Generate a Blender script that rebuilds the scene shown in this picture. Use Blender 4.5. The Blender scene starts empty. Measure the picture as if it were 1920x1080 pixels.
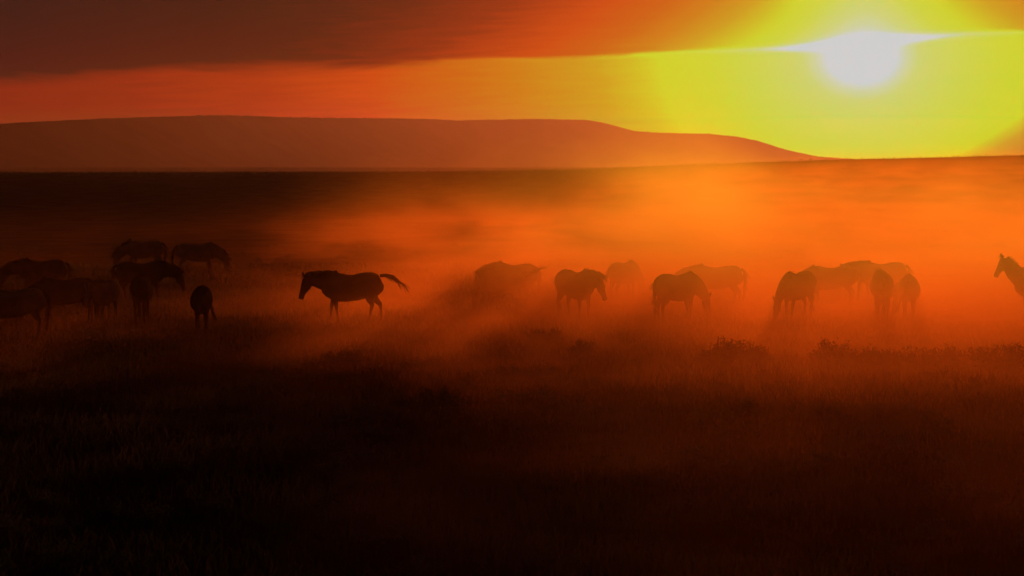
import bpy, bmesh, math, random
import numpy as np
from mathutils import Vector, Matrix, noise as mnoise

R = math.radians
random.seed(7)
rng = np.random.default_rng(7)
scene = bpy.context.scene
C = scene.collection

# ------------------------------------------------------------------ camera
F_PX = 3583.0                      # focal length in photograph pixels (1920 wide), 30 degrees across
CAM_H = 5.0
cam_d = bpy.data.cameras.new('camera')
cam_d.sensor_width = 36.0
cam_d.angle = R(30.0)
cam_d.dof.use_dof = True
cam_d.dof.focus_distance = 48.0
cam_d.dof.aperture_fstop = 2.2
cam_d.clip_start = 0.5
cam_d.clip_end = 30000.0
cam = bpy.data.objects.new('camera', cam_d)
C.objects.link(cam)
cam.location = (0.0, 0.0, CAM_H)
cam.rotation_euler = (R(90.0 - 3.83), 0.0, 0.0)
scene.camera = cam

# ------------------------------------------------------------------ sun and air constants
SUN_AZ, SUN_EL = 10.36, 3.04       # degrees right of +Y, degrees up
SUN_STRENGTH = 4.0
SUN_COL = (1.0, 0.30, 0.07)
HAZE_K, HAZE_G, HAZE_COL = 2.45e-5, 0.67, (1.0, 0.53, 0.50)
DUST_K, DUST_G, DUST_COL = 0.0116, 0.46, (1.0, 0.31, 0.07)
DUST_GLOW_COL = (1.0, 0.92, 0.19)          # golden sun glow painted into the dust colour, high up and right

scene.render.engine = 'CYCLES'
scene.view_settings.view_transform = 'Standard'
scene.view_settings.look = 'None'
scene.view_settings.gamma = 1.0
scene.view_settings.use_curve_mapping = False
scene.view_settings.exposure = 0.0
cy = scene.cycles
cy.use_denoising = True
cy.max_bounces = 4
cy.volume_bounces = 1
cy.transparent_max_bounces = 24
cy.volume_step_rate = 1.0
cy.volume_max_steps = 256
cy.sample_clamp_indirect = 4.0

sun_d = bpy.data.lights.new('sun', 'SUN')
sun_d.energy = SUN_STRENGTH
sun_d.angle = R(2.2)          # the disc is spread wide by cloud and dust
sun_d.color = SUN_COL
sun = bpy.data.objects.new('sun', sun_d)
C.objects.link(sun)
sdir = Vector((math.sin(R(SUN_AZ)) * math.cos(R(SUN_EL)), math.cos(R(SUN_AZ)) * math.cos(R(SUN_EL)), math.sin(R(SUN_EL))))
sun.rotation_euler = sdir.to_track_quat('Z', 'Y').to_euler()
sun.location = sdir * 60 + Vector((0, 0, 20))


# ------------------------------------------------------------------ node helpers
class NT:
    def __init__(self, tree):
        self.t = tree
        tree.nodes.clear()

    def n(self, typ, **kw):
        nd = self.t.nodes.new(typ)
        for k, v in kw.items():
            setattr(nd, k, v)
        return nd

    def link(self, a, b):
        self.t.links.new(a, b)

    def put(self, sock, v):
        if isinstance(v, bpy.types.NodeSocket):
            self.link(v, sock)
        else:
            sock.default_value = v

    def m(self, op, a, b=None, c=None, clamp=False):
        nd = self.n('ShaderNodeMath', operation=op, use_clamp=clamp)
        self.put(nd.inputs[0], a)
        if b is not None:
            self.put(nd.inputs[1], b)
        if c is not None:
            self.put(nd.inputs[2], c)
        return nd.outputs[0]

    def smooth(self, x, lo, hi, a=0.0, b=1.0):
        nd = self.n('ShaderNodeMapRange', interpolation_type='SMOOTHSTEP')
        self.put(nd.inputs['Value'], x)
        self.put(nd.inputs['From Min'], lo)
        self.put(nd.inputs['From Max'], hi)
        self.put(nd.inputs['To Min'], a)
        self.put(nd.inputs['To Max'], b)
        return nd.outputs[0]

    def lin(self, x, lo, hi, a=0.0, b=1.0):
        nd = self.n('ShaderNodeMapRange', interpolation_type='LINEAR')
        self.put(nd.inputs['Value'], x)
        self.put(nd.inputs['From Min'], lo)
        self.put(nd.inputs['From Max'], hi)
        self.put(nd.inputs['To Min'], a)
        self.put(nd.inputs['To Max'], b)
        return nd.outputs[0]


def s2l(c):
    c = c / 255.0
    return c / 12.92 if c <= 0.04045 else ((c + 0.055) / 1.055) ** 2.4


def hg(g, deg):
    return (1 - g * g) / (1 + g * g - 2 * g * math.cos(R(deg))) ** 1.5 / (4 * math.pi)


# ------------------------------------------------------------------ sky
world = bpy.data.worlds.new('World')
scene.world = world
world.use_nodes = True
w = NT(world.node_tree)
tc = w.n('ShaderNodeTexCoord')
sep = w.n('ShaderNodeSeparateXYZ')
w.link(tc.outputs['Generated'], sep.inputs[0])
A = w.m('DEGREES', w.m('ARCTAN2', sep.outputs[0], sep.outputs[1]))
E = w.m('DEGREES', w.m('ARCSINE', sep.outputs[2]))
nz = w.n('ShaderNodeTexNoise', noise_dimensions='2D')
cmb = w.n('ShaderNodeCombineXYZ')
w.put(cmb.inputs[0], w.m('MULTIPLY', A, 0.22))
w.put(cmb.inputs[1], w.m('MULTIPLY', E, 1.6))
w.link(cmb.outputs[0], nz.inputs['Vector'])
nz.inputs['Scale'].default_value = 1.0
nz.inputs['Detail'].default_value = 3.0
nz.inputs['Distortion'].default_value = 0.35
nv = w.m('SUBTRACT', nz.outputs[0], 0.5)
# lower edge of the cloud bank, height in degrees against bearing
fc = w.n('ShaderNodeFloatCurve')
pts = [(-40, 2.0), (-22, 2.2), (-15, 2.36), (-11.5, 2.62), (-8.9, 2.74), (-4.15, 2.83), (0.64, 3.02), (5.4, 3.22), (8.3, 3.32), (12.3, 3.60), (15, 3.70), (22, 3.9), (40, 4.2)]
cv = fc.mapping.curves[0]
while len(cv.points) > 2:
    cv.points.remove(cv.points[-1])
for i, (a, e) in enumerate(pts):
    x, y = (a + 40) / 80, e / 5
    if i < 2 and i < len(cv.points) and i == 0:
        cv.points[0].location = (x, y)
    elif i == len(pts) - 1:
        cv.points[len(cv.points) - 1].location = (x, y)
    else:
        cv.points.new(x, y)
fc.mapping.update()
w.put(fc.inputs['Value'], w.lin(A, -40, 40))
Ec = w.m('MULTIPLY', fc.outputs[0], 5.0)
away = w.smooth(w.m('ABSOLUTE', w.m('SUBTRACT', A, SUN_AZ)), 3.0, 22.0)
Ec = w.m('MULTIPLY_ADD', nv, w.m('MULTIPLY_ADD', away, 0.60, 0.10), Ec)
dx = w.m('SUBTRACT', A, SUN_AZ)
adx = w.m('ABSOLUTE', dx)
dy = w.m('SUBTRACT', E, SUN_EL)
adxw = w.m('MULTIPLY', adx, w.m('MULTIPLY_ADD', w.m('GREATER_THAN', dx, 0.0), 0.10, 1.0))
r_low = w.m('SQRT', w.m('ADD', w.m('POWER', adxw, 2.0), w.m('POWER', w.m('MULTIPLY', dy, 1.35), 2.0)))
over = w.m('MAXIMUM', w.m('SUBTRACT', E, Ec), 0.0)
dyn = w.m('MULTIPLY', w.m('MINIMUM', dy, 0.75), 1.25)
r_up = w.m('ADD', w.m('SQRT', w.m('ADD', w.m('POWER', adxw, 2.0), w.m('POWER', dyn, 2.0))),
           w.m('MULTIPLY', over, w.m('MULTIPLY_ADD', w.smooth(adx, 1.0, 3.5), 0.55, 0.95)))
soft = w.m('MULTIPLY_ADD', away, 0.24, 0.04)
up = w.smooth(E, w.m('SUBTRACT', Ec, soft), w.m('ADD', Ec, soft))
# thin bright rim where the sun catches the cloud's lower edge
gap = w.m('DIVIDE', w.m('SUBTRACT', E, w.m('SUBTRACT', Ec, 0.02)), w.m('MULTIPLY_ADD', w.smooth(adx, 0.5, 5.0), -0.09, 0.16))
rim = w.m('EXPONENT', w.m('MULTIPLY', w.m('MULTIPLY', gap, gap), -1.0))
rimk = w.m('MULTIPLY_ADD', w.smooth(adx, 1.5, 7.0), w.m('MULTIPLY_ADD', nv, 0.30, -0.46), 0.56)
shrink = w.m('SUBTRACT', 1.0, w.m('MULTIPLY', rim, w.m('MULTIPLY', rimk, w.smooth(adx, 20.0, 9.0))))
nz2 = w.n('ShaderNodeTexNoise', noise_dimensions='2D')
cmb2 = w.n('ShaderNodeCombineXYZ')
w.put(cmb2.inputs[0], w.m('MULTIPLY', A, 0.10))
w.put(cmb2.inputs[1], w.m('MULTIPLY_ADD', E, 1.5, w.m('MULTIPLY', A, -0.05)))
w.link(cmb2.outputs[0], nz2.inputs['Vector'])
nz2.inputs['Detail'].default_value = 2.0
nz2.inputs['Roughness'].default_value = 0.45
nz2.inputs['Distortion'].default_value = 0.4
nv2 = w.m('SUBTRACT', nz2.outputs[0], 0.5)
wob = w.m('MULTIPLY', nv2, w.m('MULTIPLY_ADD', away, 2.2, w.m('MULTIPLY', w.smooth(adx, 2.0, 9.0), 0.5)))
# the glow thins out low down, right of the sun
lowr = w.m('SUBTRACT', w.m('MULTIPLY', w.m('SUBTRACT', A, 12.6), 0.50), E)
r_low = w.m('ADD', r_low, w.m('MULTIPLY', w.smooth(lowr, -0.5, 1.4), 4.6))
r_low = w.m('MULTIPLY', w.m('ADD', r_low, wob), shrink)
r_up = w.m('MULTIPLY', w.m('ADD', r_up, wob), shrink)


def ramp(fac, stops, rmax, path):
    nd = w.n('ShaderNodeValToRGB')
    cr = nd.color_ramp
    cr.interpolation = 'LINEAR'
    while len(cr.elements) > 1:
        cr.elements.remove(cr.elements[-1])
    for i, (r, rgb) in enumerate(stops):
        col = tuple(s2l(c) for c in rgb)
        el = cr.elements[0] if i == 0 else cr.elements.new(r / rmax)
        el.position = r / rmax
        el.color = (*col, 1.0)
    w.put(nd.inputs[0], w.m('DIVIDE', fac, rmax))
    return nd.outputs[0]


LOW = [(0.0, (205, 205, 205)), (1.05, (205, 205, 205)), (1.35, (205, 206, 160)), (1.8, (205, 207, 108)), (3.0, (205, 208, 80)),
       (4.4, (205, 208, 54)), (6.0, (205, 207, 44)), (6.5, (205, 188, 38)), (7.8, (205, 156, 33)), (10.2, (205, 124, 26)), (12.4, (205, 100, 23)),
       (14.6, (205, 76, 21)), (17.8, (176, 60, 20)), (21.5, (152, 50, 20)), (26, (138, 45, 20)), (35, (90, 34, 19)), (60, (52, 27, 19)), (90, (36, 23, 19))]
UPR = [(0.0, (205, 205, 205)), (1.05, (205, 205, 205)), (1.35, (205, 206, 160)), (1.8, (205, 207, 118)), (2.6, (205, 208, 70)),
       (3.7, (205, 207, 46)), (4.3, (205, 188, 40)), (5.2, (205, 158, 35)), (6.6, (205, 124, 28)), (8.0, (205, 99, 24)), (9.8, (205, 77, 21)), (11.6, (182, 64, 20)),
       (13.2, (152, 53, 20)), (15.5, (124, 45, 19)), (18, (98, 39, 19)), (22, (72, 34, 19)), (26, (50, 32, 21)), (35, (44, 27, 22)), (60, (36, 24, 20)), (90, (30, 22, 19))]
c_low = ramp(r_low, LOW, 90.0, 4300.0)
c_up = ramp(r_up, UPR, 90.0, 2100.0)
mix = w.n('ShaderNodeMix', data_type='RGBA')
w.link(up, mix.inputs['Factor'])
w.link(c_low, mix.inputs['A'])
w.link(c_up, mix.inputs['B'])
nish = w.n('ShaderNodeTexSky', sky_type='NISHITA', sun_disc=False)
nish.sun_elevation = R(SUN_EL)
nish.sun_rotation = R(SUN_AZ)
nish.dust_density = 6.0
# what the even haze in front of the sky already adds and takes away, so that both together give the sky seen
sinE = w.m('MAXIMUM', sep.outputs[2], 0.004)
Lp = w.m('MINIMUM', w.m('DIVIDE', 131.0, sinE), w.m('DIVIDE', 6250.0, w.m('MAXIMUM', sep.outputs[1], 0.3)))
dot = w.n('ShaderNodeVectorMath', operation='DOT_PRODUCT')
w.link(tc.outputs['Generated'], dot.inputs[0])
dot.inputs[1].default_value = sdir
den = w.m('POWER', w.m('MULTIPLY_ADD', dot.outputs['Value'], -2 * HAZE_G, 1 + HAZE_G ** 2), 1.5)
phase = w.m('DIVIDE', (1 - HAZE_G ** 2) / (4 * math.pi), den)
rgbs = w.n('ShaderNodeSeparateColor')
w.link(mix.outputs['Result'], rgbs.inputs[0])
rgbc = w.n('ShaderNodeCombineColor')
for i in range(3):
    k = HAZE_K * HAZE_COL[i]
    T = w.m('EXPONENT', w.m('MULTIPLY', Lp, -k))
    ins = w.m('MULTIPLY', w.m('MULTIPLY', phase, SUN_STRENGTH * SUN_COL[i] * math.exp(-k * 1000) * 0.97), w.m('SUBTRACT', 1.0, T))
    val = w.m('DIVIDE', w.m('MAXIMUM', w.m('SUBTRACT', rgbs.outputs[i], ins), 0.0), T)
    w.link(val, rgbc.inputs[i])
bg1 = w.n('ShaderNodeBackground')
w.link(rgbc.outputs[0], bg1.inputs[0])
bg1.inputs[1].default_value = 1.0
bg2 = w.n('ShaderNodeBackground')
w.link(nish.outputs[0], bg2.inputs[0])
bg2.inputs[1].default_value = 0.0008        # the clear sky's own light, almost all of it cut off by cloud and dust
addw = w.n('ShaderNodeAddShader')
w.link(bg1.outputs[0], addw.inputs[0])
w.link(bg2.outputs[0], addw.inputs[1])
outw = w.n('ShaderNodeOutputWorld')
w.link(addw.outputs[0], outw.inputs['Surface'])


# ------------------------------------------------------------------ object helpers
def tag(o, label=None, cat=None, group=None, kind=None):
    if label: o['label'] = label
    if cat: o['category'] = cat
    if group: o['group'] = group
    if kind: o['kind'] = kind
    return o


def mesh_obj(name, verts, faces, mat, parent=None, smooth=False):
    me = bpy.data.meshes.new(name)
    me.from_pydata(verts, [], faces)
    me.update()
    if mat: me.materials.append(mat)
    if smooth:
        me.polygons.foreach_set('use_smooth', [True] * len(me.polygons))
    o = bpy.data.objects.new(name, me)
    C.objects.link(o)
    if parent: o.parent = parent
    return o


def fast_mesh(name, co, tris, mat):
    """co (n,3) array, tris (m,3) array"""
    me = bpy.data.meshes.new(name)
    me.vertices.add(len(co))
    me.vertices.foreach_set('co', co.astype(np.float32).ravel())
    m = len(tris)
    me.loops.add(m * 3)
    me.loops.foreach_set('vertex_index', tris.astype(np.int32).ravel())
    me.polygons.add(m)
    me.polygons.foreach_set('loop_start', np.arange(0, m * 3, 3, dtype=np.int32))
    me.update(calc_edges=True)
    if mat: me.materials.append(mat)
    return me


def material(name, c1, c2, scale=3.0, rough=0.9, bump=0.0, coord='Object', detail=5.0, spec=0.0, trans=0.0):
    m = bpy.data.materials.new(name)
    m.use_nodes = True
    t = NT(m.node_tree)
    tcn = t.n('ShaderNodeTexCoord')
    no = t.n('ShaderNodeTexNoise')
    t.link(tcn.outputs[coord], no.inputs['Vector'])
    no.inputs['Scale'].default_value = scale
    no.inputs['Detail'].default_value = detail
    mx = t.n('ShaderNodeMix', data_type='RGBA')
    t.link(t.smooth(no.outputs[0], 0.35, 0.65), mx.inputs['Factor'])
    mx.inputs['A'].default_value = (*c1, 1)
    mx.inputs['B'].default_value = (*c2, 1)
    b = t.n('ShaderNodeBsdfPrincipled')
    t.link(mx.outputs['Result'], b.inputs['Base Color'])
    b.inputs['Roughness'].default_value = rough
    b.inputs['Specular IOR Level'].default_value = spec
    if bump:
        bp = t.n('ShaderNodeBump')
        bp.inputs['Strength'].default_value = bump
        t.link(no.outputs[0], bp.inputs['Height'])
        t.link(bp.outputs[0], b.inputs['Normal'])
    o = t.n('ShaderNodeOutputMaterial')
    if trans:
        tr = t.n('ShaderNodeBsdfTranslucent')
        t.link(mx.outputs['Result'], tr.inputs['Color'])
        ms = t.n('ShaderNodeMixShader')
        ms.inputs[0].default_value = trans
        t.link(b.outputs[0], ms.inputs[1])
        t.link(tr.outputs[0], ms.inputs[2])
        t.link(ms.outputs[0], o.inputs['Surface'])
    else:
        t.link(b.outputs[0], o.inputs['Surface'])
    return m


def air(t, dens, k, g, col, absorb):
    """a scattering volume; dens is a socket or None for even density"""
    v = t.n('ShaderNodeVolumePrincipled')
    t.put(v.inputs['Color'], col if isinstance(col, bpy.types.NodeSocket) else (*col, 1))
    v.inputs['Absorption Color'].default_value = (absorb, absorb, absorb, 1)
    v.inputs['Anisotropy'].default_value = g
    if dens is None:
        v.inputs['Density'].default_value = k
    else:
        t.put(v.inputs['Density'], t.m('MULTIPLY', dens, k))
    o = t.n('ShaderNodeOutputMaterial')
    t.link(v.outputs[0], o.inputs['Volume'])


def box(name, x0, x1, y0, y1, z0, z1, mat):
    v = [(x, y, z) for z in (z0, z1) for y in (y0, y1) for x in (x0, x1)]
    f = [(0, 2, 3, 1), (4, 5, 7, 6), (0, 1, 5, 4), (2, 6, 7, 3), (0, 4, 6, 2), (1, 3, 7, 5)]
    return mesh_obj(name, v, f, mat)


def px_x(px, d):
    return (px - 960.0) / F_PX * d


def lerp_pts(p, x):
    return np.interp(x, [a for a, _ in p], [b for _, b in p])


# ------------------------------------------------------------------ ground
def rolling(x, y):
    return 0.5 * (0.07 * np.sin(x * 0.31 + 1.3 * np.sin(y * 0.11)) + 0.06 * np.sin(y * 0.23 + 0.7 + 0.9 * np.sin(x * 0.17)) + 0.04 * np.sin(x * 0.9 + y * 0.6))


EDGE = [(-1.0, 1.8), (-0.27, 1.92), (-0.05, 2.05), (0.03, 2.5), (0.09, 3.8), (0.16, 5.0), (0.2, 5.4), (0.27, 6.2), (0.5, 8.0), (1.0, 10.0)]


def ground_z(x, y):
    x = np.asarray(x, float); y = np.asarray(y, float)
    d = np.hypot(x, y)
    u = np.where(y > 1, x / np.maximum(y, 1.0), np.sign(x) * 1.0)
    e = lerp_pts(EDGE, np.clip(u, -1, 1)) * np.clip(y / 200.0, 0, 1)
    s = np.clip((d - 110) / 370, 0, 1); s = s * s * (3 - 2 * s)
    z = rolling(x, y) + e * s
    far = np.clip((d - 500) / 400, 0, 1); far = far * far * (3 - 2 * far)
    z = z * (1 - far) + far * -15.0
    rise = np.exp(-((d - 2000) / 200.0) ** 2) * 12.5
    return z + rise * far


sx = np.sinh(np.linspace(-6.3, 6.3, 221)) / math.sinh(6.3) * 4200
ys1 = np.concatenate([np.linspace(-250, 15, 12), np.linspace(18, 130, 110), 130 + np.geomspace(3, 6000, 130)])
GX, GY = np.meshgrid(sx, ys1)
GZ = ground_z(GX, GY)
co = np.stack([GX, GY, GZ], -1).reshape(-1, 3)
ny, nx = GX.shape
idx = np.arange(ny * nx).reshape(ny, nx)
q = np.stack([idx[:-1, :-1], idx[:-1, 1:], idx[1:, 1:], idx[1:, :-1]], -1).reshape(-1, 4)
tri = np.concatenate([q[:, [0, 1, 2]], q[:, [0, 2, 3]]])
M_ground = material('prairie_soil', (0.035, 0.026, 0.018), (0.06, 0.048, 0.03), scale=0.35, bump=0.3)
gm = fast_mesh('ground', co, tri, M_ground)
gm.polygons.foreach_set('use_smooth', [True] * len(gm.polygons))
ground = bpy.data.objects.new('ground', gm)
C.objects.link(ground)
tag(ground, kind='structure')

# ------------------------------------------------------------------ hills
RIDGE = [(-1400, 252), (-600, 245), (0, 232), (100, 227), (200, 222), (300, 219), (400, 216), (460, 217), (540, 220), (600, 221), (700, 222), (800, 223), (860, 226), (900, 225), (1000, 223),
         (1100, 225), (1130, 230), (1190, 246), (1240, 249), (1330, 251), (1380, 256), (1420, 264), (1470, 280), (1530, 293), (1600, 298), (1740, 297),
         (1920, 296), (2200, 290), (3200, 280)]
HD_FIT = np.polyfit([-1400, 0, 400, 700, 950, 1200, 1800, 3200], [2200, 2550, 3250, 4250, 5100, 5400, 5550, 5600], 5)     # the ridge runs away to the right
hv, hf = [], []
cols = np.linspace(-1400, 3200, 760)
prof = [(-1500, 0.0), (-1150, 0.10), (-800, 0.30), (-480, 0.55), (-220, 0.82), (-60, 0.97), (0, 1.0), (120, 0.93), (500, 0.5), (1000, 0.0)]
for px in cols:
    py = lerp_pts(RIDGE, px)
    u = (px - 960) / F_PX
    HD = float(min(5650.0, max(2200.0, np.polyval(HD_FIT, px))))
    top = CAM_H + (300 - py) / F_PX * HD
    n = mnoise.fractal(Vector((px * 0.10, 3.1, 0)), 1.0, 2.1, 4) * 2.0
    for (off, k) in prof:
        off = off * 0.6 * HD / 5200.0
        w_ = math.sin(k * math.pi)
        rr = mnoise.fractal(Vector((px * 0.008, off * 0.004, 5)), 1.0, 2.0, 4) * 0.5 * w_
        z = -16.5 + (top + 16.5 + n * (0.6 if k > 0.99 else 0)) * k + rr
        hv.append((u * (HD + off), HD + off, z if k > 0 else -16.5))
m_ = len(prof)
for i in range(len(cols) - 1):
    for j in range(m_ - 1):
        a = i * m_ + j
        hf.append((a, a + m_, a + m_ + 1, a + 1))
M_hill = material('hill_scrub', (0.030, 0.024, 0.018), (0.036, 0.028, 0.021), scale=0.02, bump=0.0)
hills = mesh_obj('hills', hv, hf, M_hill, smooth=True)
tag(hills, kind='structure')

# ------------------------------------------------------------------ haze: even thin air round everything
M_haze = bpy.data.materials.new('haze')
M_haze.use_nodes = True
air(NT(M_haze.node_tree), None, HAZE_K, HAZE_G, HAZE_COL, 1.0)
haze = box('haze', -4600, 4600, -320, 6250, -18.0, 136.0, M_haze)
tag(haze, 'thin even evening haze filling the whole plain up to the hills', 'haze', kind='stuff')

# ------------------------------------------------------------------ dust kicked up by the herd
M_dust = bpy.data.materials.new('dust')
M_dust.use_nodes = True
t = NT(M_dust.node_tree)
tcd = t.n('ShaderNodeTexCoord')
sd = t.n('ShaderNodeSeparateXYZ')
t.link(tcd.outputs['Object'], sd.inputs[0])
X, Y, Z = sd.outputs
n1 = t.n('ShaderNodeTexNoise')
mp = t.n('ShaderNodeMapping')
mp.inputs['Scale'].default_value = (0.15, 0.085, 0.30)
mp.inputs['Rotation'].default_value = (0, R(-12), 0)
t.link(tcd.outputs['Object'], mp.inputs['Vector'])
t.link(mp.outputs[0], n1.inputs['Vector'])
n1.inputs['Scale'].default_value = 1.0
n1.inputs['Detail'].default_value = 5.0
n1.inputs['Roughness'].default_value = 0.58
n1.inputs['Distortion'].default_value = 0.6
puff = t.smooth(n1.outputs[0], 0.38, 0.66, 0.05, 1.85)
# where it hangs: bearing x / y, distance y
u = t.m('DIVIDE', X, t.m('MAXIMUM', Y, 1.0))
side = t.m('ADD', t.smooth(u, -0.15, 0.05), 0.045)
near = t.m('MULTIPLY_ADD', t.smooth(Y, 36.0, 52.0), 0.945, t.m('MULTIPLY', t.smooth(Y, 12.0, 38.0), 0.055))
# the plain climbs towards the right in the distance and the dust hugs it
Z = t.m('SUBTRACT', Z, t.m('MULTIPLY', t.m('MULTIPLY', t.smooth(Y, 110.0, 480.0), t.smooth(u, -0.06, 0.24)), 6.2))
right = t.smooth(u, 0.0, 0.10)
far = t.m('MULTIPLY_ADD', t.smooth(Y, 78.0, 60.0), 1.5, t.m('ADD', t.smooth(Y, 190.0, 90.0), t.m('MULTIPLY', right, t.smooth(Y, 420.0, 200.0, 0.0, 0.34))))
pall = t.m('MULTIPLY', t.smooth(u, -0.15, -0.04), t.smooth(u, 0.15, 0.09))
hs = t.m('ADD', t.m('ADD', t.m('MULTIPLY', pall, 1.1), t.m('MULTIPLY_ADD', t.smooth(u, -0.02, 0.14), 0.8, 1.2)), t.m('MULTIPLY', t.smooth(u, 0.0, 0.08), t.smooth(Y, 90.0, 170.0, 0.0, 1.6)))
zp = t.m('MAXIMUM', Z, 0.0)
fall = t.m('EXPONENT', t.m('MULTIPLY', t.m('DIVIDE', zp, hs), -1.0))
fall = t.m('ADD', fall, t.m('MULTIPLY', t.m('EXPONENT', t.m('MULTIPLY', zp, -1.5)), t.m('MULTIPLY_ADD', right, 2.6, 5.0)))
# trampled up round the legs of the herd
legs = t.m('MULTIPLY', t.smooth(Y, 50.0, 57.0), t.smooth(Y, 72.0, 62.0))
fall = t.m('ADD', fall, t.m('MULTIPLY', t.m('EXPONENT', t.m('MULTIPLY', zp, -2.4)), t.m('MULTIPLY', legs, 10.0)))
back = t.m('SUBTRACT', 1.0, t.m('MULTIPLY', t.m('MULTIPLY', t.smooth(u, -0.12, -0.19), t.smooth(Y, 58.0, 68.0)), 0.55))
puff = t.m('MULTIPLY', puff, back)
topf = t.smooth(Z, t.m('MULTIPLY_ADD', pall, 4.8, 6.0), t.m('MULTIPLY_ADD', pall, 1.6, 1.6))
puff = t.m('ADD', puff, t.m('MULTIPLY', t.smooth(u, 0.03, 0.11), t.m('MULTIPLY', t.m('SUBTRACT', 1.05, puff), 0.35)))
dens = t.m('MULTIPLY', t.m('MULTIPLY', t.m('MULTIPLY', puff, side), t.m('MULTIPLY', near, far)), t.m('MULTIPLY', fall, topf))
dcol = t.n('ShaderNodeMix', data_type='RGBA')  # painted glow: dust colour goes from red low and left to golden high and right
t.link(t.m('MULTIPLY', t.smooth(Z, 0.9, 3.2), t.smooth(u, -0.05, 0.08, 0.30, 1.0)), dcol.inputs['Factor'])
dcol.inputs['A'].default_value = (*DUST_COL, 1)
dcol.inputs['B'].default_value = (*DUST_GLOW_COL, 1)
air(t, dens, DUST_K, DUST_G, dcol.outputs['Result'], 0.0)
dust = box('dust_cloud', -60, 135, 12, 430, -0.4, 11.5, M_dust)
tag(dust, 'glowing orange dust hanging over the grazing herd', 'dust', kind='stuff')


# ------------------------------------------------------------------ horses
def frame(tan):
    side = Vector((0, 1, 0))
    tan = tan.normalized()
    side = (side - tan * side.dot(tan))
    side = side.normalized() if side.length > 1e-3 else Vector((1, 0, 0))
    upv = tan.cross(side)
    return side, upv


def loft(bm, pts, seg=14):
    """pts: (x, y, z, half depth in the plane of motion, half width)"""
    rings = []
    n = len(pts)
    P = [Vector(p[:3]) for p in pts]
    for i in range(n):
        tan = (P[min(i + 1, n - 1)] - P[max(i - 1, 0)])
        s, u_ = frame(tan)
        ring = []
        for k in range(seg):
            a = 2 * math.pi * k / seg
            ring.append(bm.verts.new(P[i] + u_ * (math.cos(a) * pts[i][3]) + s * (math.sin(a) * pts[i][4])))
        rings.append(ring)
    for i in range(n - 1):
        for k in range(seg):
            bm.faces.new((rings[i][k], rings[i][(k + 1) % seg], rings[i + 1][(k + 1) % seg], rings[i + 1][k]))
    bm.faces.new(list(reversed(rings[0])))
    bm.faces.new(rings[-1])


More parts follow.
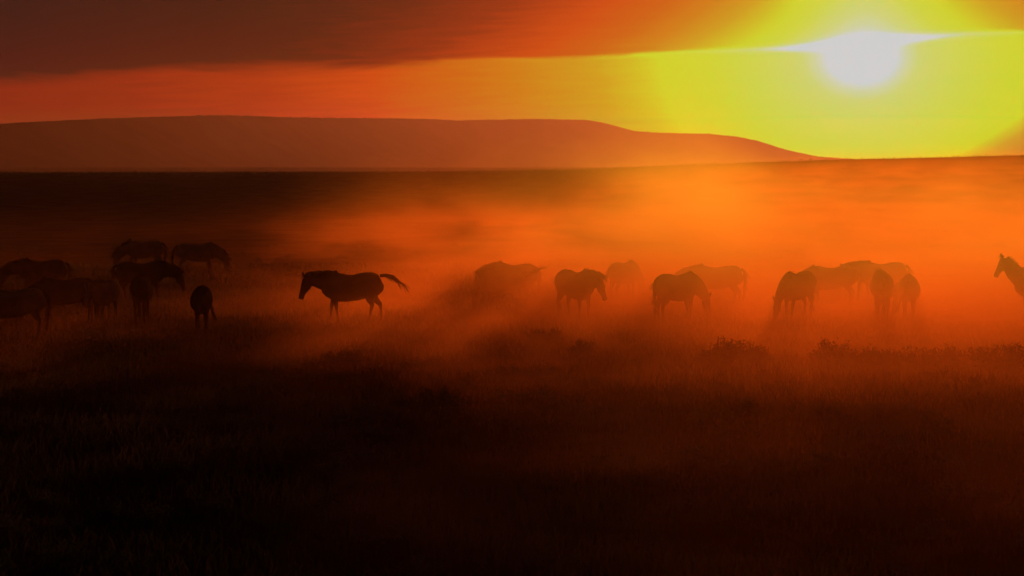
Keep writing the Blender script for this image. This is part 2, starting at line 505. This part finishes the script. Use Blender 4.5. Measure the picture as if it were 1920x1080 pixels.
def horse_mesh(pose):
    bm = bmesh.new()
    # trunk, rump to chest
    loft(bm, [(-0.88, 0, 1.14, .07, .06), (-0.85, 0, 1.12, .18, .16), (-0.76, 0, 1.11, .29, .25), (-0.60, 0, 1.11, .35, .30), (-0.38, 0, 1.09, .365, .32),
              (-0.12, 0, 1.03, .365, .34), (0.12, 0, 1.01, .38, .34), (0.34, 0, 1.03, .40, .31), (0.50, 0, 1.07, .40, .27), (0.64, 0, 1.05, .35, .23), (0.76, 0, 1.02, .25, .18), (0.83, 0, 1.01, .13, .10)], 20)
    # hind legs
    for s, dxh in ((1, pose['hind'][0]), (-1, pose['hind'][1])):
        yy = 0.135 * s
        loft(bm, [(-0.55, yy * .8, 1.22, .20, .10), (-0.56, yy, 1.02, .22, .13), (-0.53 + .15 * dxh, yy, .84, .165, .105), (-0.60 + .4 * dxh, yy, .68, .10, .065), (-0.70 + .6 * dxh, yy, .55, .068, .05),
                  (-0.695 + .75 * dxh, yy, .42, .042, .036), (-0.67 + .9 * dxh, yy, .20, .036, .034), (-0.66 + dxh, yy, .13, .048, .042), (-0.63 + dxh, yy, .07, .045, .042), (-0.61 + dxh, yy, .0, .068, .06)], 12)
    # fore legs
    for s, dxf in ((1, pose['fore'][0]), (-1, pose['fore'][1])):
        yy = 0.13 * s
        loft(bm, [(0.50, yy * .8, 1.12, .18, .09), (0.50, yy, .92, .15, .09), (0.47 + .2 * dxf, yy, .74, .095, .07), (0.47 + .45 * dxf, yy, .60, .065, .05), (0.48 + .6 * dxf, yy, .48, .052, .045),
                  (0.475 + .7 * dxf, yy, .38, .036, .034), (0.475 + .85 * dxf, yy, .20, .032, .031), (0.48 + dxf, yy, .14, .044, .04), (0.51 + dxf, yy, .07, .042, .04), (0.53 + dxf, yy, .0, .064, .058)], 12)
    # neck and head
    poll, nose, ny_ = Vector(pose['poll']), Vector(pose['nose']), pose.get('turn', 0.0)
    base = Vector((0.52, 0, 1.16))
    mid = base.lerp(poll, 0.5) + Vector(pose.get('arch', (0.02, 0, 0.05)))
    q1 = base.lerp(mid, 0.5) + Vector((0, 0, 0.02))
    q3 = mid.lerp(poll, 0.6) + Vector((0, 0, 0.02))
    loft(bm, [(*base, .34, .18), (*q1, .30, .155), (*mid, .25, .125), (*q3, .20, .105), (*poll, .15, .09)], 14)
    hd = (nose - poll)
    L = hd.length
    hd.normalize()
    s, u_ = frame(hd)
    back = u_ if u_.dot(base - poll) > 0 else -u_        # towards the throat
    st = [(-.10, .07, .06, 0.0), (0.0, .125, .085, .0), (.18, .15, .095, .035), (.36, .145, .088, .035), (.55, .105, .07, .012), (.75, .082, .062, .0), (.9, .085, .066, .004), (1.0, .06, .05, .006)]
    loft(bm, [(*(poll + hd * (L * a) + back * off), dpt, wdt) for a, dpt, wdt, off in st], 14)
    # ears
    for sg in (1, -1):
        e0 = poll + s * (0.055 * sg) - hd * 0.02 - back * 0.07
        e1 = e0 - back * 0.08 - hd * 0.09 + s * (0.02 * sg)
        e2 = e0 - back * 0.10 - hd * 0.17 + s * (0.015 * sg)
        loft(bm, [(*e0, .034, .026), (*e1, .030, .022), (*e2, .008, .007)], 8)
    # eyes and nostrils as small swellings
    for sg in (1, -1):
        e = poll + hd * (L * .28) + s * (.082 * sg) - back * .04
        bmesh.ops.create_icosphere(bm, subdivisions=2, radius=.028, matrix=Matrix.Translation(e))
        e = poll + hd * (L * .93) + s * (.052 * sg) - back * .03
        bmesh.ops.create_icosphere(bm, subdivisions=2, radius=.026, matrix=Matrix.Translation(e))
    # dock of the tail
    bmesh.ops.recalc_face_normals(bm, faces=bm.faces)
    me = bpy.data.meshes.new('raw')
    bm.to_mesh(me); bm.free()
    tmp = bpy.data.objects.new('raw', me)
    C.objects.link(tmp)
    rm = tmp.modifiers.new('r', 'REMESH'); rm.mode = 'VOXEL'; rm.voxel_size = 0.020; rm.use_smooth_shade = True
    sm = tmp.modifiers.new('s', 'SMOOTH'); sm.factor = 0.5; sm.iterations = 4
    dg = bpy.context.evaluated_depsgraph_get()
    out = bpy.data.meshes.new_from_object(tmp.evaluated_get(dg))
    bpy.data.objects.remove(tmp); bpy.data.meshes.remove(me)
    out.name = 'horse_body'
    if pose.get('turn'):
        # bend the neck and head sideways about the withers
        a = np.empty(len(out.vertices) * 3, np.float32)
        out.vertices.foreach_get('co', a); a = a.reshape(-1, 3)
        bend(a, pose['turn'])
        out.vertices.foreach_set('co', a.ravel())
        out.update()
    out.polygons.foreach_set('use_smooth', [True] * len(out.polygons))
    return out


def bend(a, deg):
    k = np.clip((a[:, 0] - 0.60) / 0.55, 0, 1)
    # leave the fore legs alone
    ang = R(deg) * k * k * (3 - 2 * k)
    dxx, dyy = a[:, 0] - 0.60, a[:, 1].copy()
    m = a[:, 0] > 0.60
    a[m, 0] = 0.60 + dxx[m] * np.cos(ang[m]) - dyy[m] * np.sin(ang[m])
    a[m, 1] = dxx[m] * np.sin(ang[m]) + dyy[m] * np.cos(ang[m])


def hair_mesh(name, guides, per, length, width, spread, sag, seed, turn=0.0):
    """guides: list of (root, direction); strips of hair that hang and splay"""
    rg = random.Random(seed)
    vs, fs = [], []
    for root, d in guides:
        for _ in range(per):
            p = Vector(root) + Vector([rg.gauss(0, .014) for _ in range(3)])
            dv = (Vector(d) + Vector([rg.gauss(0, spread) for _ in range(3)])).normalized()
            ln = length * rg.uniform(.65, 1.1)
            nseg = 5
            wv = Vector((rg.gauss(0, 1), rg.gauss(0, 1), 0)).normalized()
            base = len(vs)
            for k in range(nseg + 1):
                f = k / nseg
                wd = width * (1 - f) ** .6 + .001
                vs.append(tuple(p - wv * wd)); vs.append(tuple(p + wv * wd))
                dv = (dv + Vector((0, 0, -sag / nseg)) + Vector([rg.gauss(0, .05) for _ in range(3)])).normalized()
                p = p + dv * (ln / nseg)
            for k in range(nseg):
                b = base + 2 * k
                fs.append((b, b + 1, b + 3, b + 2))
    me = bpy.data.meshes.new(name)
    if turn:
        a = np.array(vs, np.float32); bend(a, turn); vs = [tuple(v) for v in a]
    me.from_pydata(vs, [], fs)
    me.update()
    return me


def tail_mesh(kind, seed):
    # core of the tail as a tapered loft, plus loose strands
    path = {'hang': [(-.82, 0, 1.34), (-.93, 0, 1.24), (-.96, 0, 1.0), (-.95, 0, .72), (-.92, 0, .46)],
            'blown': [(-.80, 0, 1.36), (-.98, 0, 1.37), (-1.16, .01, 1.32), (-1.30, .02, 1.20), (-1.46, .02, 1.12)],
            'flick': [(-.80, 0, 1.34), (-.98, .05, 1.33), (-1.14, .10, 1.37), (-1.30, .14, 1.44), (-1.44, .17, 1.48)],
            'side': [(-.82, 0, 1.34), (-.95, .05, 1.22), (-1.0, .13, 1.0), (-1.0, .22, .78), (-.98, .30, .56)]}[kind]
    bm = bmesh.new()
    rad = [.045, .05, .06, .045, .012]
    loft(bm, [(*p, r_, r_ * .8) for p, r_ in zip(path, rad)], 10)
    bmesh.ops.recalc_face_normals(bm, faces=bm.faces)
    me = bpy.data.meshes.new('t'); bm.to_mesh(me); bm.free()
    vs = [tuple(v.co) for v in me.vertices]; fs = [tuple(p.vertices) for p in me.polygons]
    bpy.data.meshes.remove(me)
    P = [Vector(p) for p in path]
    g = []
    for i in range(1, len(P)):
        g.append((P[i - 1].lerp(P[i], .6), (P[i] - P[i - 1]).normalized()))
    sag = {'hang': .3, 'blown': 1.0, 'flick': .25, 'side': .5}[kind]
    hm = hair_mesh('t', g, 26, .36, .009, .16, sag, seed)
    n0 = len(vs)
    vs += [tuple(v.co) for v in hm.vertices]; fs += [tuple(i + n0 for i in p.vertices) for p in hm.polygons]
    bpy.data.meshes.remove(hm)
    out = bpy.data.meshes.new('horse_tail'); out.from_pydata(vs, [], fs); out.update()
    return out


def mane_mesh(pose, seed):
    poll = Vector(pose['poll']); base = Vector((0.52, 0, 1.16))
    mid = base.lerp(poll, 0.5) + Vector(pose.get('arch', (0.02, 0, 0.05)))
    g = []
    for i in range(15):
        f = i / 14
        p = base.lerp(mid, f * 2) if f < .5 else mid.lerp(poll, f * 2 - 1)
        tan = (mid - base) if f < .5 else (poll - mid)
        s, u_ = frame(tan)
        if u_.dot(Vector((-.55, 0, .8))) < 0: u_ = -u_
        rr = .30 + (.125 - .30) * f
        if f < .5: rr = .34 + (.25 - .34) * f * 2
        else: rr = .25 + (.15 - .25) * (f * 2 - 1)
        g.append((p + u_ * (rr * .93), u_ * .5 + Vector((0, .75, .1))))
    g.append((poll + Vector((0, 0, .10)), Vector((.3, .1, .3))))
    return hair_mesh('horse_mane', g, 18, .24, .012, .20, 1.8, seed, pose.get('turn', 0.0))


POSES = {
    'walk': dict(poll=(1.24, 0, 1.27), nose=(1.42, 0, .70), hind=(.18, -.16), fore=(-.12, .14), arch=(0, 0, .03)),
    'graze': dict(poll=(1.30, 0, .66), nose=(1.44, 0, .10), hind=(.06, -.10), fore=(.20, -.05), arch=(.05, 0, .10)),
    'graze_turned': dict(poll=(1.26, 0, .68), nose=(1.42, 0, .10), hind=(.10, -.04), fore=(-.08, .18), arch=(.05, 0, .10), turn=42.0),
    'level': dict(poll=(1.34, 0, 1.20), nose=(1.62, 0, .72), hind=(.10, -.05), fore=(.05, -.05), arch=(.02, 0, .05)),
    'raised': dict(poll=(1.20, 0, 1.86), nose=(1.46, 0, 1.32), hind=(.04, -.06), fore=(.02, .0), arch=(.04, 0, -.02)),
    'low': dict(poll=(1.38, 0, .98), nose=(1.54, 0, .42), hind=(.12, -.12), fore=(.10, -.10), arch=(.04, 0, .08)),
}
COATS = {
    'bay': ((0.055, 0.026, 0.014), (0.085, 0.042, 0.022)),
    'dark': ((0.020, 0.014, 0.011), (0.034, 0.022, 0.016)),
    'chestnut': ((0.09, 0.040, 0.020), (0.13, 0.060, 0.030)),
    'pale': ((0.09, 0.07, 0.05), (0.13, 0.10, 0.075)),
}
mats = {k: material('coat_' + k, a, b, scale=2.2, rough=.9) for k, (a, b) in COATS.items()}
M_hair = material('horse_hair', (0.018, 0.013, 0.010), (0.03, 0.02, 0.015), scale=5, rough=.7)
body_cache, tail_cache, mane_cache = {}, {}, {}


def horse(pose, tail, coat, px, dist, yaw, size, label, group='horses grazing in the dust'):
    """yaw: degrees; 0 faces right of frame, 180 faces left, 90 faces away from the camera, -90 towards it"""
    if pose not in body_cache:
        body_cache[pose] = horse_mesh(POSES[pose])
        mane_cache[pose] = mane_mesh(POSES[pose], 11)
    if tail not in tail_cache:
        tail_cache[tail] = tail_mesh(tail, 5)
    root = bpy.data.objects.new('horse', None)
    C.objects.link(root)
    x = px_x(px, dist)
    y = dist
    root.location = (x, y, float(ground_z(x, y)) - 0.01)
    root.rotation_euler = (0, 0, R(yaw))
    root.scale = (size,) * 3
    tag(root, label, 'horse', group)
    for nm, cache, key, mt in (('body', body_cache, pose, mats[coat]), ('mane', mane_cache, pose, M_hair), ('tail', tail_cache, tail, M_hair)):
        me = cache[key]
        if not me.materials: me.materials.append(mt)
        o = bpy.data.objects.new(nm, me)
        C.objects.link(o)
        o.parent = root
        if nm == 'body':
            o.material_slots[0].link = 'OBJECT'
            o.material_slots[0].material = mt
    return root


HORSES = [
    ('walk', 'blown', 'dark', 658, 58.5, 180, 1.10, 'dark horse walking left alone with its tail streaming out behind'),
    ('graze_turned', 'flick', 'bay', 938, 61.5, 205, 1.0, 'grazing horse with tail flicked up to the right in front of the dust'),
    ('low', 'hang', 'dark', 965, 65.0, 150, 1.0, 'faint horse directly behind the one flicking its tail'),
    ('level', 'hang', 'dark', 1079, 58.5, -62, 1.10, 'rounded dark horse with one pricked ear showing above its right shoulder'),
    ('graze', 'side', 'chestnut', 1170, 67.0, 58, 1.0, 'tall hazy horse with open legs between the pricked ear horse and the round rump'),
    ('graze', 'hang', 'bay', 1270, 57.5, 44, 1.05, 'horse grazing to the right with a round rump and back sloping down'),
    ('low', 'hang', 'chestnut', 1345, 64.5, 180, 1.0, 'faint side-on horse behind the horse with the sloping back'),
    ('graze', 'hang', 'bay', 1497, 58.8, -124, 1.08, 'end-on horse with its neck sloping down left at the left end of the bright group'),
    ('graze', 'hang', 'chestnut', 1560, 65.5, 180, 1.0, 'pale hazy horse side-on with bright gaps between its legs'),
    ('level', 'hang', 'chestnut', 1655, 66.8, 180, 1.02, 'longest hazy horse facing left, its back the top line of the bright group'),
    ('graze', 'hang', 'bay', 1655, 59.0, 82, 1.08, 'narrow horse seen from behind, left one of the pair with a bright slit between'),
    ('graze_turned', 'side', 'bay', 1707, 58.8, 76, 0.98, 'narrow horse seen from behind at the right end of the bright group'),
    ('raised', 'hang', 'bay', 1955, 60.0, 180, 1.0, 'horse with raised head and neck cut off by the right edge'),
    ('graze', 'hang', 'dark', 122, 57.0, 200, 1.0, 'darkest broad horse in the unlit group near the left edge'),
    ('graze', 'hang', 'pale', 24, 52.5, 215, 1.0, 'dim horse cut by the left edge'),
    ('level', 'hang', 'pale', 194, 57.6, -100, 0.95, 'dim paler horse facing out beside the darkest broad horse'),
    ('graze', 'hang', 'dark', 264, 58.5, 95, 1.0, 'dim horse seen from behind in the middle of the unlit group'),
    ('level', 'side', 'dark', 376, 55.0, -84, 0.95, 'narrow dim horse facing the camera at the right end of the unlit group'),
    ('low', 'hang', 'bay', 78, 68.0, 180, 1.0, 'dim side-on horse behind the left edge of the unlit group'),
    ('low', 'hang', 'dark', 262, 67.0, 0, 1.0, 'dim side-on horse facing right across the back of the unlit group'),
    ('graze', 'hang', 'pale', 270, 84.0, 170, 1.0, 'small far horse above the unlit group, left of two'),
    ('graze', 'side', 'pale', 368, 82.0, 20, 1.0, 'small far horse above the unlit group, right of two'),
]
for h in HORSES:
    horse(*h)

# ------------------------------------------------------------------ grass
M_grass = material('dry_grass', (0.035, 0.028, 0.016), (0.078, 0.060, 0.032), scale=0.25, rough=.95, trans=0.3)
NB = 300000
d0, d1 = 17.0, 90.0
uu = rng.random(NB)
# more blades near the camera
dd = d0 * (d1 / d0) ** (uu ** 0.9)
lat = (rng.random(NB) * 2 - 1) * (0.31 * dd + 1.5)
gx, gy = lat, dd
patch = 0.5 + 0.5 * np.sin(gx * 0.9 + 2 * np.sin(gy * 0.5)) * np.sin(gy * 0.7 + 1.7 * np.sin(gx * 0.6 + 1))
hgt = (0.08 + 0.22 * rng.random(NB) ** 1.8) * (0.75 + 0.5 * patch)
wd = (0.004 + 0.006 * rng.random(NB)) * (1 + dd / 40)
ang = rng.random(NB) * math.pi
lean = rng.normal(0, .35, (NB, 2)) * hgt[:, None]
gz = ground_z(gx, gy) - 0.01
bx, by = np.cos(ang) * wd, np.sin(ang) * wd
v0 = np.stack([gx - bx, gy - by, gz], -1)
v1 = np.stack([gx + bx, gy + by, gz], -1)
v2 = np.stack([gx + bx * .6 + lean[:, 0] * .4, gy + by * .6 + lean[:, 1] * .4, gz + hgt * .6], -1)
v3 = np.stack([gx - bx * .6 + lean[:, 0] * .4, gy - by * .6 + lean[:, 1] * .4, gz + hgt * .6], -1)
v4 = np.stack([gx + lean[:, 0], gy + lean[:, 1], gz + hgt], -1)
vv = np.stack([v0, v1, v2, v3, v4], 1).reshape(-1, 3)
bi = (np.arange(NB) * 5)[:, None]
tt = np.concatenate([bi + np.array([[0, 1, 2]]), bi + np.array([[0, 2, 3]]), bi + np.array([[3, 2, 4]])])
go = bpy.data.objects.new('grass', fast_mesh('grass', vv, tt, M_grass))
C.objects.link(go)
tag(go, 'dry prairie grass covering the dark foreground', 'grass', kind='stuff')


# ------------------------------------------------------------------ sagebrush
M_sage = material('sagebrush_leaf', (0.035, 0.036, 0.026), (0.065, 0.064, 0.045), scale=3, rough=.9, trans=0.2)
M_twig = material('sagebrush_wood', (0.03, 0.022, 0.016), (0.045, 0.034, 0.024), scale=9, rough=.9)


def bush_arrays(seed, rx, rz, n_stem, n_leaf):
    rg = np.random.default_rng(seed)
    vs, fs, ws, wf = [], [], [], []
    for i in range(n_stem):
        az = rg.random() * 2 * math.pi
        el = math.acos(1 - rg.random() * 0.85)
        ln = rg.uniform(.75, 1.12)
        tip = np.array([math.cos(az) * math.sin(el) * rx * ln, math.sin(az) * math.sin(el) * rx * ln, max(.15, math.cos(el)) * rz * ln + .05])
        side = np.array([-math.sin(az), math.cos(az), 0]) * .012
        b = len(ws)
        ws += [tuple(-side), tuple(side), tuple(tip * .6 + side * .5 + [0, 0, .04]), tuple(tip * .6 - side * .5 + [0, 0, .04]), tuple(tip)]
        wf += [(b, b + 1, b + 2), (b, b + 2, b + 3), (b + 3, b + 2, b + 4)]
        for k in range(n_leaf):
            f = rg.uniform(.35, 1.0)
            c = tip * f + [0, 0, .05 * (1 - f)] + rg.normal(0, .045, 3)
            d = rg.normal(0, 1, 3) + [0, 0, 1.4]
            d /= np.linalg.norm(d)
            s = np.cross(d, rg.normal(0, 1, 3)); s /= max(np.linalg.norm(s), 1e-6)
            L = rg.uniform(.04, .09); W = rg.uniform(.007, .016)
            b = len(vs)
            vs += [tuple(c - s * W * .5), tuple(c + s * W * .5), tuple(c + d * L * .7 + s * W), tuple(c + d * L), tuple(c + d * L * .7 - s * W)]
            fs += [(b, b + 1, b + 2), (b, b + 2, b + 4), (b + 4, b + 2, b + 3)]
    return np.array(vs), np.array(fs), np.array(ws), np.array(wf)


protos = [bush_arrays(20 + i, r_, h_, 60, 46) for i, (r_, h_) in enumerate(((.55, .50), (.75, .45), (.48, .62), (.9, .55)))]
proto_me = [(fast_mesh('sagebrush_foliage', a, b, M_sage), fast_mesh('sagebrush_stem', c, d, M_twig)) for a, b, c, d in protos]


def sagebrush(px, dist, k, size, rot, label):
    root = bpy.data.objects.new('sagebrush', None)
    C.objects.link(root)
    x = px_x(px, dist)
    root.location = (x, dist, float(ground_z(x, dist)) - .02)
    root.rotation_euler = (0, 0, rot)
    root.scale = (size, size, size)
    tag(root, label, 'bush', 'sagebrush bushes on the dark plain')
    for nm, me in zip(('foliage', 'stem'), proto_me[k]):
        o = bpy.data.objects.new(nm, me)
        C.objects.link(o)
        o.parent = root


BUSHES = [
    (1372, 46.5, 3, 1.05, 0.3, 'round sagebrush hump standing out against the dust below the sloping-back horse'),
    (1335, 46.0, 1, .80, 1.9, 'low sagebrush on the left flank of the round hump'),
    (1418, 46.2, 0, .85, 4.0, 'low sagebrush on the right flank of the round hump'),
    (1562, 46.0, 0, 1.10, 2.2, 'small pointed sagebrush below the hazy side-on horse'),
    (1605, 45.5, 1, .90, 3.0, 'flat sagebrush right of the small pointed one'),
    (1668, 45.5, 1, 1.05, 5.1, 'sagebrush in the shadow below the narrow pair of horses'),
    (1735, 45.2, 3, .95, .8, 'wide sagebrush below the right end of the bright group'),
    (1785, 45.6, 2, .85, 1.1, 'spiky upright sagebrush below the bright gap in the herd'),
    (1850, 45.2, 3, .98, 2.7, 'broad sagebrush below the bright dust near the right edge'),
    (1905, 45.0, 0, 1.15, 3.3, 'sagebrush cut by the right edge below the raised head'),
    (1405, 36.5, 2, .62, 0.0, 'dark upright sagebrush nearer the camera than the round hump'),
    (1555, 36.0, 1, .60, 3.6, 'second row sagebrush, low and wide, below the small pointed one'),
    (1020, 52.0, 1, .85, 2.0, 'low sagebrush in the dark wedge below the pricked ear horse'),
    (1095, 49.0, 0, .75, 2.5, 'little sagebrush lit from behind right of the dark wedge'),
    (640, 47.0, 1, .80, 2.9, 'faint low sagebrush below the walking horse'),
    (815, 38.0, 3, .8, 1.4, 'dark sagebrush in the left half of the middle foreground'),
]
for b in BUSHES:
    sagebrush(*b)

# the rest of the scrub reads as one mass
av, af, off = [], [], 0
for i in range(520):
    d = 18 * (110 / 18) ** random.random()
    x = random.uniform(-1, 1) * (0.31 * d + 2)
    k = random.randrange(4)
    a, b, c, e = protos[k]
    sel = rng.random(len(b) // 3) < 0.22
    s = random.uniform(.35, .72)
    if 50 < d < 72: s *= .6
    th = random.random() * 6.28
    rot = np.array([[math.cos(th), -math.sin(th), 0], [math.sin(th), math.cos(th), 0], [0, 0, 1]])
    V = a.reshape(-1, 5, 3)[sel].reshape(-1, 3) @ rot.T * s + np.array([x, d, float(ground_z(x, d)) - .02])
    nl = len(V) // 5
    bb = (np.arange(nl) * 5)[:, None] + off
    av.append(V)
    af.append(np.concatenate([bb + [[0, 1, 2]], bb + [[0, 2, 4]], bb + [[4, 2, 3]]]))
    off += len(V)
# brush along the far edge of the plain breaks its outline
for i in range(1300):
    d = random.uniform(380, 500)
    x = random.uniform(-0.36, 0.36) * d
    a = protos[random.randrange(4)][0]
    n5 = len(a) // 5
    sel = rng.integers(0, n5, 40)
    s = random.uniform(.35, 1.0) ** 2 * 1.1
    V = a.reshape(-1, 5, 3)[sel]
    c = V.mean(1, keepdims=True)
    V = ((c + (V - c) * 1.9).reshape(-1, 3)) * s + np.array([x, d, float(ground_z(x, d)) - .05])
    bb = (np.arange(40) * 5)[:, None] + off
    av.append(V)
    af.append(np.concatenate([bb + [[0, 1, 2]], bb + [[0, 2, 4]], bb + [[4, 2, 3]]]))
    off += len(V)
so = bpy.data.objects.new('scrub', fast_mesh('scrub', np.concatenate(av), np.concatenate(af), M_sage))
C.objects.link(so)
tag(so, 'low scattered scrub over the dark plain', 'scrub', kind='stuff')
